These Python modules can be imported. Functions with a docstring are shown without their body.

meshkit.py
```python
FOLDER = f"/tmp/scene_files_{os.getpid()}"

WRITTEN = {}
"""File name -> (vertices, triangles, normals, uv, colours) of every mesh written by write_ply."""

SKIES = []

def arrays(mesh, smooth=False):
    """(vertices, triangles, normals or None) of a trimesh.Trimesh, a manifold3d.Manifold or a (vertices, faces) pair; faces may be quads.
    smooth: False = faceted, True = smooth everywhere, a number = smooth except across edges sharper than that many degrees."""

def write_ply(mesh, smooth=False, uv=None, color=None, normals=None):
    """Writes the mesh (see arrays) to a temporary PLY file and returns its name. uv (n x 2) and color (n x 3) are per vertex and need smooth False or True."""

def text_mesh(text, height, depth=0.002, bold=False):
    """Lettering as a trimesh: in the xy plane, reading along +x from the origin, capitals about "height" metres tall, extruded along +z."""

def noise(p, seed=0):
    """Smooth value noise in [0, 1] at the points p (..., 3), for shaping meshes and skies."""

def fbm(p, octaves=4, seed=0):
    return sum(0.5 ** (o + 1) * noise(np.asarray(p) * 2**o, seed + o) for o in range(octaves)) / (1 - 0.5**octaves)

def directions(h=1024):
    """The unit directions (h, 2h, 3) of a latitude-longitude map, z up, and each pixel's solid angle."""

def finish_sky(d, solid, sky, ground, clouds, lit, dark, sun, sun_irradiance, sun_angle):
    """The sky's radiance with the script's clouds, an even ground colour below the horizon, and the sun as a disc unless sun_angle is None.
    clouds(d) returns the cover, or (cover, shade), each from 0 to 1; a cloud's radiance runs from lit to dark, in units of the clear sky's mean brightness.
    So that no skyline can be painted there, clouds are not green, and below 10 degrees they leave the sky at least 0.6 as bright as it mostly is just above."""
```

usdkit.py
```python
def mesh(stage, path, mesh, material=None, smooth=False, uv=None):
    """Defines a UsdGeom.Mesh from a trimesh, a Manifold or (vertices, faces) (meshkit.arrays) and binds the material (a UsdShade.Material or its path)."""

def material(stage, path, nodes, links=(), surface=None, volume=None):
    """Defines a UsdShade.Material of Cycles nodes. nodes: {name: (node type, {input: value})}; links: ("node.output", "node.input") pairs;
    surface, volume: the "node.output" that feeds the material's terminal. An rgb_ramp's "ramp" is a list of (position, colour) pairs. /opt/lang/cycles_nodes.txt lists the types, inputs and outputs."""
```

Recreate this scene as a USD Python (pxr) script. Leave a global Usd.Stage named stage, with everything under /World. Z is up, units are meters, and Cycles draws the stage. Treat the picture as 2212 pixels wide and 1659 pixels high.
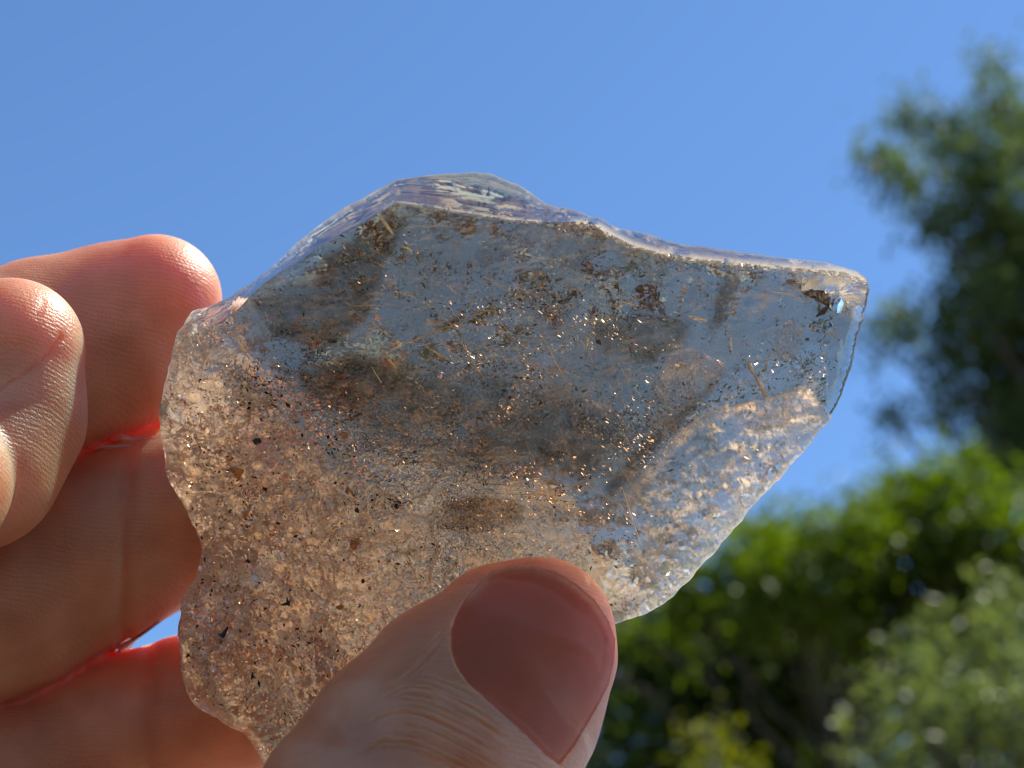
import math, numpy as np, trimesh, usdkit, meshkit
from pxr import Usd, UsdGeom, UsdLux, UsdShade, Gf, Sdf
from scipy.spatial import Delaunay, cKDTree
from shapely.geometry import Polygon, Point, LineString
import shapely

stage = Usd.Stage.CreateInMemory()
UsdGeom.SetStageUpAxis(stage, 'Z'); UsdGeom.SetStageMetersPerUnit(stage, 1.0)
world = UsdGeom.Xform.Define(stage, '/World'); stage.SetDefaultPrim(world.GetPrim())
UsdGeom.Scope.Define(stage, '/World/Looks')

# ---------------------------------------------------------------- camera, sky, sun, exposure
PITCH = math.radians(30.0)
CAM = np.array([0.0, 0.0, 1.65])
DIST = 0.200                        # to the middle of the crystal
HALF = 0.0615                       # half the width of the view at that distance
FWD = np.array([0, math.cos(PITCH), math.sin(PITCH)]); UP = np.array([0, -math.sin(PITCH), math.cos(PITCH)]); RIGHT = np.array([1.0, 0, 0])
EXPOSURE = 0.9
SUN_AZ, SUN_EL = math.radians(64.0), math.radians(60.0)     # azimuth clockwise from +y
SKY_STRENGTH, SUN_INTENSITY = 0.103, 1.25

cam = UsdGeom.Camera.Define(stage, '/World/camera')
FOCAL = 18.0 * DIST / HALF
cam.CreateFocalLengthAttr(FOCAL); cam.CreateHorizontalApertureAttr(36.0); cam.CreateVerticalApertureAttr(27.0)
cam.CreateFStopAttr(FOCAL / 2.1); cam.CreateFocusDistanceAttr(DIST - 0.006); cam.CreateExposureAttr(EXPOSURE)
cam.CreateClippingRangeAttr(Gf.Vec2f(0.01, 5000.0))
xf = UsdGeom.Xformable(cam); xf.AddTranslateOp().Set(Gf.Vec3d(*CAM)); xf.AddRotateXOp().Set(90.0 + math.degrees(PITCH))

SUN = np.array([math.sin(SUN_AZ) * math.cos(SUN_EL), math.cos(SUN_AZ) * math.cos(SUN_EL), math.sin(SUN_EL)])
dome = UsdLux.DomeLight.Define(stage, '/World/sky')
dome.GetPrim().SetCustomDataByKey('kind', 'structure')
sky_mat = usdkit.material(stage, '/World/Looks/sky_look', {
    'sky': ('sky_texture', {'sky_type': 'single_scattering', 'sun_disc': False, 'sun_elevation': SUN_EL, 'sun_rotation': SUN_AZ, 'altitude': 600.0,
                            'air_density': 1.0, 'aerosol_density': 0.1, 'ozone_density': 5.0}),
    'hs': ('hsv', {'saturation': 1.09}), 'bg': ('background_shader', {'strength': SKY_STRENGTH})}, [('sky.color', 'hs.color'), ('hs.color', 'bg.color')], surface='bg.background')
UsdShade.MaterialBindingAPI.Apply(dome.GetPrim()).Bind(sky_mat)
sun = UsdLux.DistantLight.Define(stage, '/World/sun')
sun.CreateIntensityAttr(SUN_INTENSITY); sun.CreateAngleAttr(0.53); sun.CreateNormalizeAttr(True); sun.CreateColorAttr(Gf.Vec3f(1.0, 0.94, 0.85))
sx = UsdGeom.Xformable(sun)
sx.AddRotateXYZOp().Set(Gf.Vec3f(0, 0, 0))
_z = SUN; _x = np.cross([0, 0, 1.0], _z); _x /= np.linalg.norm(_x); _y = np.cross(_z, _x)
sx.ClearXformOpOrder(); sx.AddTransformOp().Set(Gf.Matrix4d(*_x, 0, *_y, 0, *_z, 0, 0, 0, 0, 1))

# ---------------------------------------------------------------- helpers
S_PX = HALF / 1106.0                # metres per unit of the 2212 x 1659 measuring grid, at distance DIST
def local(px, py, z=0.0):
    """A point of the held things: measured on the view at the depth z (mm towards the camera from the crystal's middle); millimetres, x right, y up, z to the camera."""
    px, py, z = np.broadcast_arrays(np.asarray(px, float), np.asarray(py, float), np.asarray(z, float))
    k = (DIST * 1000 - z) / (DIST * 1000) * S_PX * 1000
    return np.stack([(px - 1106.0) * k, (829.5 - py) * k, z], -1)
def to_px(p):
    k = (DIST * 1000 - p[..., 2]) / (DIST * 1000) * S_PX * 1000
    return p[..., 0] / k + 1106.0, 829.5 - p[..., 1] / k
def held(p):
    """millimetres of the held things -> world metres"""
    p = np.asarray(p, float) / 1000.0
    return CAM + FWD * DIST + p[..., :1] * RIGHT + p[..., 1:2] * UP - p[..., 2:3] * FWD
def far(px, py, y):
    """the world point seen at (px, py) at the distance y (m) along the ground direction"""
    d = FWD * DIST + ((px - 1106.0) * S_PX) * RIGHT + ((829.5 - py) * S_PX) * UP
    return CAM + d * (y / d[1])

used = {}
def numbered(parent, name):
    n = used.get((parent, name), 0); used[(parent, name)] = n + 1
    return f'{parent}/{name}' if n == 0 else f'{parent}/{name}_{n:03d}'
def tag(prim, label=None, cat=None, group=None, kind=None):
    for k, v in (('label', label), ('category', cat), ('group', group), ('kind', kind)):
        if v: prim.SetCustomDataByKey(k, v)
    return prim
def thing(name, label, cat, at=(0, 0, 0), group=None):
    x = UsdGeom.Xform.Define(stage, numbered('/World', name)); x.AddTranslateOp().Set(Gf.Vec3d(*map(float, at)))
    tag(x.GetPrim(), label, cat, group); x.GetPrim().SetCustomDataByKey('_at', 0)
    x.GetPrim().ClearCustomDataByKey('_at')
    return x.GetPrim(), np.asarray(at, float)
def part(owner, name, mesh, mat, smooth=False, label=None, kind=None):
    """mesh in world coordinates; stored relative to the thing's base"""
    prim, at = owner
    v, f = (mesh.vertices, mesh.faces) if hasattr(mesh, 'vertices') else mesh
    m = usdkit.mesh(stage, numbered(str(prim.GetPath()), name), (np.asarray(v) - at, f), mat, smooth=smooth)
    tag(m.GetPrim(), label=label, kind=kind)
    return m.GetPrim(), at
def mat(name, nodes, links=(), surface='p.BSDF', volume=None):
    return usdkit.material(stage, '/World/Looks/' + name, nodes, links, surface=surface, volume=volume)
def smoothstep(a, b, x):
    t = np.clip((x - a) / (b - a), 0, 1); return t * t * (3 - 2 * t)
def polyline_dist(p, line):
    line = np.asarray(line, float); best = np.full(len(p), 1e9)
    for a, b in zip(line[:-1], line[1:]):
        ab = b - a; t = np.clip(((p - a) @ ab) / (ab @ ab), 0, 1)
        best = np.minimum(best, np.linalg.norm(p - a - t[:, None] * ab, axis=1))
    return best

# ---------------------------------------------------------------- unseen ground, coloured warm to bounce light up to the hand
ground_mat = mat('bounce_ground', {
    'g': ('geometry', {}), 'n': ('noise_texture', {'scale': 0.6, 'detail': 6.0}), 'n2': ('noise_texture', {'scale': 40.0, 'detail': 4.0}),
    'r': ('rgb_ramp', {'ramp': [(0.3, (0.10, 0.070, 0.046)), (0.7, (0.18, 0.134, 0.093))]}), 'b': ('bump', {'strength': 0.6, 'distance': 0.03}),
    'p': ('principled_bsdf', {'roughness': 0.9})},
    [('g.position', 'n.vector'), ('g.position', 'n2.vector'), ('n.fac', 'r.fac'), ('r.color', 'p.base_color'), ('n2.fac', 'b.height'), ('b.normal', 'p.normal')])
def ground_sheet():
    r = np.concatenate([[0], np.geomspace(1.5, 900, 26)]); a = np.linspace(0, 2 * np.pi, 49)[:-1]
    v = [[0, 0, 0]]; f = []
    for i, rr in enumerate(r[1:]):
        for t in a:
            x, y = rr * math.cos(t), rr * math.sin(t)
            v.append([x, y, (meshkit.fbm(np.array([[x * .12, y * .12, 3.]]), 3)[0] - .5) * min(.25, rr * .03)])
    n = len(a)
    for k in range(n):
        f.append([0, 1 + k, 1 + (k + 1) % n])
    for i in range(len(r) - 2):
        for k in range(n):
            a0, a1 = 1 + i * n + k, 1 + i * n + (k + 1) % n
            f += [[a0, a0 + n, a1 + n], [a0, a1 + n, a1]]
    return np.array(v), np.array(f)
g = usdkit.mesh(stage, '/World/ground', ground_sheet(), ground_mat, smooth=True)
tag(g.GetPrim(), kind='structure')

# ---------------------------------------------------------------- trees and bushes
def leaf_mat(name, dark, light, trans, rough=0.58, spec=0.35):
    return mat(name, {
        'g': ('geometry', {}), 'r': ('rgb_ramp', {'ramp': [(0.0, dark), (1.0, light)]}),
        'p': ('principled_bsdf', {'roughness': rough, 'specular_ior_level': spec}), 't': ('translucent_bsdf', {}),
        'h': ('hsv', {'value': trans, 'saturation': 1.1, 'hue': 0.49}), 'm': ('mix_closure', {'fac': 0.42})},
        [('g.random_per_island', 'r.fac'), ('r.color', 'p.base_color'), ('r.color', 'h.color'), ('h.color', 't.color'),
         ('p.BSDF', 'm.closure1'), ('t.BSDF', 'm.closure2')], surface='m.closure')
leaf_dark = leaf_mat('leaf_dark_green', (0.06, 0.095, 0.026), (0.24, 0.29, 0.095), 1.8)
leaf_mid = leaf_mat('leaf_mid_green', (0.06, 0.10, 0.018), (0.16, 0.21, 0.045), 1.7)
leaf_bright = leaf_mat('leaf_bright_green', (0.07, 0.115, 0.010), (0.19, 0.24, 0.024), 1.9)
leaf_pale = leaf_mat('leaf_pale_green', (0.11, 0.15, 0.04), (0.26, 0.30, 0.10), 1.5, .5, .4)
leaf_yellow = leaf_mat('leaf_yellow_green', (0.13, 0.15, 0.012), (0.22, 0.23, 0.02), 1.5)
bark_mat = mat('bark', {
    'g': ('geometry', {}), 'n': ('noise_texture', {'scale': 14.0, 'detail': 6.0}), 'r': ('rgb_ramp', {'ramp': [(0.3, (0.025, 0.02, 0.015)), (0.7, (0.07, 0.055, 0.04))]}),
    'b': ('bump', {'strength': 0.7, 'distance': 0.02}), 'p': ('principled_bsdf', {'roughness': 0.9})},
    [('g.position', 'n.vector'), ('n.fac', 'r.fac'), ('r.color', 'p.base_color'), ('n.fac', 'b.height'), ('b.normal', 'p.normal')])

def leaves(rng, clumps, size):
    """clumps: (centre, radius, number of leaves). Each leaf a folded pair of triangles pairs, spread through the clump with sprays of leaves around twigs."""
    V, F, base = [], [], 0
    for c, r, n in clumps:
        c = np.asarray(c, float); r3 = np.broadcast_to(np.asarray(r, float), 3)
        k = max(3, n // 14)
        u = rng.normal(size=(k, 3)); u /= np.linalg.norm(u, axis=1)[:, None]
        tw = c + u * r3 * (rng.random((k, 1)) ** 0.45)
        own = rng.integers(0, k, n)
        p = tw[own] + rng.normal(size=(n, 3)) * 0.075 * (size / 0.06)
        a = rng.normal(size=(n, 3)) + 0.7 * u[own] + [0, 0, -0.5]; a /= np.linalg.norm(a, axis=1)[:, None]
        up = rng.normal(size=(n, 3)) * 0.55 + [0, 0, 1]; b = np.cross(a, up); b /= np.linalg.norm(b, axis=1)[:, None]
        nn = np.cross(b, a); s = size * rng.uniform(0.6, 1.25, (n, 1))
        q = np.stack([p, p + a * s * .45 + b * s * .27 + nn * s * .07, p + a * s, p + a * s * .45 - b * s * .27 + nn * s * .07], 1)
        V.append(q.reshape(-1, 3)); i = base + 4 * np.arange(n)[:, None]
        F.append(np.vstack([i + [0, 1, 2], i + [0, 2, 3]])); base += 4 * n
    return np.vstack(V), np.vstack(F)
def tube(pts, radii, n=8):
    pts = np.asarray(pts, float); V, F = [], []
    for i, p in enumerate(pts):
        t = pts[min(i + 1, len(pts) - 1)] - pts[max(i - 1, 0)]; t /= np.linalg.norm(t)
        a = np.cross(t, [0.31, 0.95, 0.05]); a /= np.linalg.norm(a); b = np.cross(t, a)
        for k in range(n):
            th = 2 * np.pi * k / n; V.append(p + radii[i] * (math.cos(th) * a + math.sin(th) * b))
    for i in range(len(pts) - 1):
        for k in range(n):
            a0, a1 = i * n + k, i * n + (k + 1) % n; F += [[a0, a1, a1 + n], [a0, a1 + n, a0 + n]]
    V += [pts[0], pts[-1]]; e = len(V)
    for k in range(n):
        F += [[e - 2, (k + 1) % n, k], [e - 1, (len(pts) - 1) * n + k, (len(pts) - 1) * n + (k + 1) % n]]
    return np.array(V), np.array(F)
def join(ms):
    V, F, n = [], [], 0
    for v, f in ms:
        V.append(np.asarray(v)); F.append(np.asarray(f) + n); n += len(v)
    return np.vstack(V), np.vstack(F)
def bent(rng, a, b, r0, r1, wob=0.08, n=6):
    t = np.linspace(0, 1, n)[:, None]; L = np.linalg.norm(np.subtract(b, a))
    w = rng.normal(size=(n, 3)) * wob * L; w[0] = w[-1] = 0
    return tube(np.asarray(a) * (1 - t) + np.asarray(b) * t + w * np.sin(t * np.pi), np.linspace(r0, r1, n))

def make_tree(name, label, cat, seed, base, top, trunk_r, clumps, lmat, size, limb_r=0.05, group=None):
    rng = np.random.default_rng(seed); own = thing(name, label, cat, base, group)
    base, top = np.asarray(base, float), np.asarray(top, float)
    part(own, 'trunk', bent(rng, base - [0, 0, 0.2], top, trunk_r, trunk_r * .3, 0.02, 9), bark_mat, smooth=True)
    for c, r, n in clumps:
        c = np.asarray(c, float); h = np.clip((c[2] - base[2]) / (top[2] - base[2]) - .25, .12, .95)
        part(own, 'limb', bent(rng, base + (top - base) * h, c, limb_r * (1.3 - h), 0.012, 0.06), bark_mat, smooth=True)
    part(own, 'crown', leaves(rng, clumps, size), lmat)
    return own

TY = 11.0
def tclump(px, py, rpx, n, y=TY, rng=np.random.default_rng(5)):
    yy = y + rng.uniform(-.7, .7); s = S_PX / DIST * yy
    return far(px, py, yy), (rpx * s * .85, rpx * s * 1.1, rpx * s * .72), int(n * 1.7)
tall = [(1965, 250, 62, 150), (2060, 300, 85, 330), (1885, 335, 50, 110), (1960, 380, 70, 220), (2155, 215, 60, 120), (2200, 330, 80, 260), (2090, 440, 95, 420), (2010, 475, 55, 140), (2190, 470, 90, 380),
        (2150, 590, 90, 380), (2080, 545, 55, 150), (2230, 620, 90, 300), (2045, 690, 62, 220), (1940, 695, 62, 230), (1890, 740, 30, 60), (2110, 740, 80, 330), (2210, 770, 90, 400), (2030, 790, 48, 130),
        (2140, 850, 75, 300), (1930, 905, 38, 70), (2040, 900, 50, 110), (2200, 930, 90, 420), (2320, 300, 120, 350), (2340, 560, 130, 500), (2330, 820, 130, 600), (2150, 1010, 80, 420), (2270, 1060, 110, 600),
        (2120, 150, 35, 40), (2200, 260, 70, 260), (2120, 360, 70, 260), (2180, 520, 90, 420), (2120, 660, 70, 240), (2200, 840, 90, 420), (2090, 620, 50, 130), (2195, 690, 80, 260), (2160, 130, 40, 50), (2330, 1200, 140, 600), (2480, 700, 160, 600), (2460, 400, 120, 400)]
b0 = far(2360, 1700, TY); b0[2] = 0.0
make_tree('broadleaf_tree', 'tall dark leafy tree rising against the sky right of the quartz', 'tree', 11, b0, far(2330, 250, TY), 0.16,
          [tclump(*c) for c in tall], leaf_dark, 0.085)

def bush(name, label, seed, y, spots, lmat, size, group=None):
    rng = np.random.default_rng(seed)
    cl = []
    for px, py, rpx, n in spots:
        yy = y + rng.uniform(-.4, .4); s = S_PX / DIST * yy
        cl.append((far(px, py, yy), (rpx * s, rpx * s, rpx * s * .9), int(n * 1.5)))
    cx = np.mean([c[0][0] for c in cl]); top = max(c[0][2] for c in cl)
    base = np.array([cx, y, 0.0])
    return make_tree(name, label, 'bush', seed, base, np.array([cx, y, max(top * .8, .3)]), 0.05, cl, lmat, size, 0.03, group)

bush('leafy_bush', 'large bright green bush behind the quartz, its rounded top against the sky', 21, 8.0,
     [(1640, 1190, 70, 300), (1560, 1240, 80, 300), (1740, 1200, 80, 420), (1840, 1180, 80, 420), (1900, 1120, 70, 380), (1980, 1080, 80, 420), (2060, 1060, 80, 420), (1700, 1290, 110, 800), (1850, 1280, 120, 900),
      (2000, 1220, 130, 1000), (2130, 1180, 120, 800), (1950, 1380, 130, 800), (2120, 1330, 130, 900), (2240, 1250, 130, 700), (1480, 1330, 90, 300), (1420, 1270, 80, 200), (1300, 1300, 120, 300), (1150, 1350, 130, 300)], leaf_bright, 0.075)
bush('leafy_bush', 'shaded darker green bush low between the thumb and the pale bush', 22, 9.5,
     [(1450, 1420, 120, 900), (1600, 1430, 130, 900), (1760, 1460, 130, 900), (1420, 1560, 140, 900), (1600, 1600, 150, 900), (1780, 1620, 150, 900), (1950, 1560, 150, 800), (2100, 1500, 150, 800), (2250, 1450, 150, 700), (1250, 1500, 150, 600), (2150, 1650, 160, 700), (1330, 1660, 140, 700), (1450, 1720, 150, 800), (1200, 1720, 150, 500), (1650, 1750, 150, 600), (1330, 1420, 110, 400), (1500, 1340, 110, 700), (1650, 1380, 120, 800), (1800, 1360, 120, 700), (1900, 1450, 120, 700), (1560, 1500, 130, 700), (1740, 1540, 130, 700)], leaf_mid, 0.08)
bush('leafy_bush', 'pale green sunlit bush in the lower right corner', 23, 6.0,
     [(1960, 1430, 70, 90), (2060, 1420, 70, 90), (1990, 1530, 60, 70), (2090, 1520, 80, 110), (2170, 1430, 80, 120), (2190, 1330, 70, 100), (2170, 1560, 90, 130), (1880, 1600, 60, 60), (1960, 1640, 70, 90), (2080, 1640, 90, 130), (2200, 1650, 90, 130), (2290, 1500, 110, 150)], leaf_pale, 0.06)
bush('leafy_bush', 'small yellow green shoot low in the shade beside the thumb', 24, 6.5,
     [(1525, 1590, 32, 30), (1540, 1640, 42, 50), (1500, 1680, 45, 50), (1570, 1690, 50, 50)], leaf_yellow, 0.05)


# unseen wood left of and behind the viewer, added to block sky light
wr = np.random.default_rng(33); wc = []
for a in np.radians(np.arange(112, 322, 5.0)):
    for z in np.arange(0.7, 11.6, 1.15):
        R = 7.5 + wr.uniform(-1, 1) + .15 * z; wc.append(((R * math.sin(a), R * math.cos(a), z), (1.0, 1.0, .9), 60))
w = usdkit.mesh(stage, '/World/light_blocking_wood', leaves(wr, wc, 0.30), leaf_dark)
tag(w.GetPrim(), 'unseen leafy wood added behind the viewer to block sky light', 'light_blocking_wood', kind='stuff')

# ---------------------------------------------------------------- the quartz (measured in mm about its own middle)
SIL = np.array([(380, 732), (385, 715), (415, 672), (450, 662), (470, 655), (510, 632), (540, 612), (580, 583), (640, 525), (700, 478), (740, 450), (790, 424), (855, 388), (930, 378), (1030, 372), (1062, 376),
    (1130, 404), (1180, 438), (1210, 448), (1250, 458), (1290, 470), (1340, 492), (1400, 505), (1440, 520), (1550, 538), (1640, 549), (1700, 558), (1780, 566), (1850, 585), (1872, 601), (1877, 620), (1868, 680),
    (1855, 720), (1840, 780), (1825, 832), (1805, 880), (1793, 905), (1772, 932), (1743, 968), (1716, 995), (1690, 1030), (1640, 1075), (1612, 1110), (1590, 1140), (1565, 1168), (1530, 1205), (1500, 1240), (1470, 1273),
    (1435, 1306), (1390, 1330), (1337, 1343), (1250, 1380), (1120, 1440), (1000, 1500), (880, 1560), (760, 1640), (680, 1720), (620, 1740), (580, 1690), (562, 1645), (548, 1610), (522, 1582), (495, 1568), (470, 1553), (425, 1525),
    (402, 1492), (388, 1440), (385, 1400), (383, 1370), (388, 1335), (392, 1300), (402, 1275), (425, 1243), (437, 1190), (432, 1165), (422, 1140), (405, 1110), (392, 1085), (375, 1060), (360, 1022), (355, 980), (347, 935),
    (343, 895), (352, 850), (362, 800), (372, 762)], float)
RIDGE = np.array([(380, 732), (451, 708), (503, 681), (540, 640), (573, 610), (609, 585), (646, 565), (682, 540), (737, 507), (788, 477), (828, 455), (857, 437), (919, 444), (992, 457), (1065, 468), (1138, 477),
    (1192, 480), (1276, 479), (1300, 493), (1327, 510), (1365, 528), (1407, 541), (1444, 548), (1517, 560), (1626, 571), (1772, 583), (1819, 586), (1867, 604)], float)
RIGHT_EDGE = np.array([(1867, 604), (1812, 640), (1798, 700), (1786, 780), (1784, 850), (1786, 893)], float)
RAMP_EDGE = np.array([(1786, 893), (1743, 831), (1662, 857), (1590, 873), (1517, 892), (1451, 946), (1395, 1010), (1330, 1090), (1285, 1160), (1250, 1250), (1200, 1400)], float)
GRAIN_EDGE = np.array([(480, 700), (560, 790), (640, 860), (720, 930), (790, 1010), (829, 1064), (848, 1068), (867, 1086), (884, 1109), (921, 1114), (934, 1133), (940, 1161), (949, 1181), (938, 1215), (930, 1262), (880, 1350), (600, 1700)], float)
LEDGE = GRAIN_EDGE[5:15]
GRAIN = Polygon(np.vstack([GRAIN_EDGE, [(200, 1700), (200, 700)]]))
RAMP = Polygon(np.vstack([RAMP_EDGE, [(1300, 1500), (1900, 1400), (1900, 893)]]))
TOPS = Polygon(np.vstack([RIDGE, [(1900, 600), (1900, 300), (300, 300), (300, 732)]]))
SIDE = Polygon(np.vstack([RIGHT_EDGE, [(1950, 893), (1950, 604)]]))
silp = Polygon(SIL)
def resample(line, step, closed=False):
    line = np.vstack([line, line[:1]]) if closed else line
    s = np.concatenate([[0], np.cumsum(np.linalg.norm(np.diff(line, axis=0), axis=1))]); t = np.linspace(0, s[-1], max(2, int(s[-1] / step) + 1))
    out = np.stack([np.interp(t, s, line[:, k]) for k in (0, 1)], 1)
    return out[:-1] if closed else out
def inside(poly, p):
    shapely.prepare(poly); return shapely.contains_xy(poly, p[:, 0], p[:, 1])
qrng = np.random.default_rng(77)
rim = resample(SIL, 5.0, True)
_c = np.concatenate([rim, rim[:1]]); _n = np.stack([np.roll(rim, -1, 0)[:, 1] - np.roll(rim, 1, 0)[:, 1], -(np.roll(rim, -1, 0)[:, 0] - np.roll(rim, 1, 0)[:, 0])], 1); _n /= np.linalg.norm(_n, axis=1)[:, None]
_w = np.where((rim[:, 1] > 620) | ((rim[:, 0] > 1100) & (rim[:, 0] < 1500)), 1.0, 0.3)
rim = rim + _n * ((meshkit.fbm(np.column_stack([rim / 26.0, np.zeros(len(rim))]), 3, 4) - .5) * 9.0 * _w)[:, None]
rimp = Polygon(rim)
def z_rim(p):
    """depth of the outline: far back along the top facets, forward along the rough left"""
    x, y = p[:, 0], p[:, 1]
    top = smoothstep(760, 640, y - 0.05 * (x - 1100)) * smoothstep(430, 560, x)
    strip = np.where(x < 1180, -9.0, np.where(x < 1420, -6.0 + 0.0 * x, -4.0))
    return -1.0 * (1 - top) + strip * top - 2.5 * smoothstep(1200, 1500, x) * (1 - top)
def z_front(p):
    x, y = p[:, 0], p[:, 1]
    z = 6.5 + (y - 800) * 0.0016 - 0.0010 * np.abs(x - 1100)
    z = z + 1.3 * (meshkit.fbm(np.column_stack([p / 330.0, np.full(len(p), 3.3)]), 3, 2) - .5) * smoothstep(520, 760, y)
    ramp = inside(RAMP, p); d = polyline_dist(p, RAMP_EDGE)
    z = np.where(ramp, z - 0.027 * d - 1.3 * smoothstep(0, 10, d), z)
    side = inside(SIDE, p); d = polyline_dist(p, RIGHT_EDGE); z = np.where(side, z - 0.045 * d, z)
    gr = inside(GRAIN, p); d = polyline_dist(p, GRAIN_EDGE)
    z = np.where(gr, z + 0.9 * smoothstep(0, 40, d) + .9 * smoothstep(0, 7, d) * np.exp(-(polyline_dist(p, LEDGE) / 60) ** 2) - 0.009 * d + 1.6 * (meshkit.fbm(np.column_stack([p / 150.0, np.full(len(p), 9.1)]), 2, 8) - .5), z)
    dr = polyline_dist(p, np.vstack([rim, rim[:1]])); tops = inside(TOPS, p); dt = polyline_dist(p, RIDGE)
    edge = 1 - np.clip(dr / (26.0 + 30.0 * gr), 0, 1); zr = z_rim(p)
    rounded = zr + (z - zr) * np.sqrt(np.clip(1 - edge ** 2, 0, 1))
    slope = zr + (z - zr) * np.clip(dr / np.maximum(dr + dt, 1e-6), 0, 1)
    return np.where(tops, slope, np.where((polyline_dist(p, RIDGE) < 60) & (y < 720) & (x > 450), z, rounded))
PLANES = [((1000, 800), -13.0, 0.0012, -0.0030), ((760, 620), -11.5, -0.032, -0.026), ((1500, 640), -9.0, 0.022, 0.004), ((1250, 1150), -10.5, 0.010, 0.014), ((520, 1200), -8.5, -0.018, 0.004), ((1640, 900), -6.0, 0.02, 0.02)]
def z_back(p):
    x, y = p[:, 0], p[:, 1]
    z = np.max([c + a * (x - x0) + b * (y - y0) for (x0, y0), c, a, b in PLANES], 0)
    z = z + 1.2 * (meshkit.fbm(np.column_stack([p / 210.0, np.full(len(p), 6.3)]), 3, 12) - .5)
    dr = polyline_dist(p, np.vstack([rim, rim[:1]])); zr = z_rim(p)
    z = np.minimum(z, zr - 0.3)
    return zr + (z - zr) * np.sin(np.clip(dr / 70.0, 0, 1) * np.pi / 2)
def cap(step, lines, zfun, flip):
    jit = np.stack(np.meshgrid(np.arange(330, 1890, step), np.arange(360, 1750, step * .87)), -1); jit[1::2, :, 0] += step / 2
    pts = jit.reshape(-1, 2) + qrng.uniform(-.28, .28, (jit.shape[0] * jit.shape[1], 2)) * step
    keep = inside(rimp, pts) & (polyline_dist(pts, np.vstack([rim, rim[:1]])) > step * .6)
    cons = [resample(l, step * .8) for l in lines]
    for c in cons: keep &= cKDTree(c).query(pts)[0] > step * .55
    cons = [c[inside(rimp, c) & (polyline_dist(c, np.vstack([rim, rim[:1]])) > step * .5)] for c in cons]
    pts = np.vstack([rim] + cons + [pts[keep]])
    tri = Delaunay(pts).simplices; cen = pts[tri].mean(1); tri = tri[inside(rimp, cen)]
    a, b, c = pts[tri[:, 0]], pts[tri[:, 1]], pts[tri[:, 2]]
    s = (b[:, 0] - a[:, 0]) * (c[:, 1] - a[:, 1]) - (b[:, 1] - a[:, 1]) * (c[:, 0] - a[:, 0])
    tri = np.where((s > 0)[:, None] == flip, tri, tri[:, ::-1]); tri = tri[np.abs(s) > 1e-3]
    z = zfun(pts); z[:len(rim)] = z_rim(rim)
    return pts, z, tri
def grains(p, cell, seed, height, step=1.0):
    """little facetted grains: each cell of a scatter tilted its own way"""
    r = np.random.default_rng(seed); n = int(1560 * 1390 / cell ** 2)
    seeds = np.column_stack([r.uniform(330, 1890, n), r.uniform(360, 1750, n)]); tilt = r.normal(size=(n, 2)) * height / cell; h = r.uniform(-.5, .5, n) * height * step
    d, i = cKDTree(seeds).query(p); q = p - seeds[i]
    return h[i] + (q * tilt[i]).sum(1)
fp, fz, ft = cap(4.6, [RIDGE, RIGHT_EDGE, RAMP_EDGE, GRAIN_EDGE, np.array([(855, 390), (857, 437)])], z_front, False)
free = np.ones(len(fp)); free[:len(rim)] = 0
wear = smoothstep(.3, .7, meshkit.fbm(np.column_stack([fp / 95.0, np.full(len(fp), 7.7)]), 3, 19)) * 1.5 + .25
m_tops = inside(TOPS, fp) * 1.0; m_ramp = inside(RAMP, fp) * 1.0; m_grain = inside(GRAIN, fp) * smoothstep(0, 60, polyline_dist(fp, GRAIN_EDGE)); m_side = inside(SIDE, fp) * 1.0
m_face = (1 - m_tops) * (1 - m_ramp) * (1 - m_side) * (1 - m_grain)
low = smoothstep(760, 1000, fp[:, 1])
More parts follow.
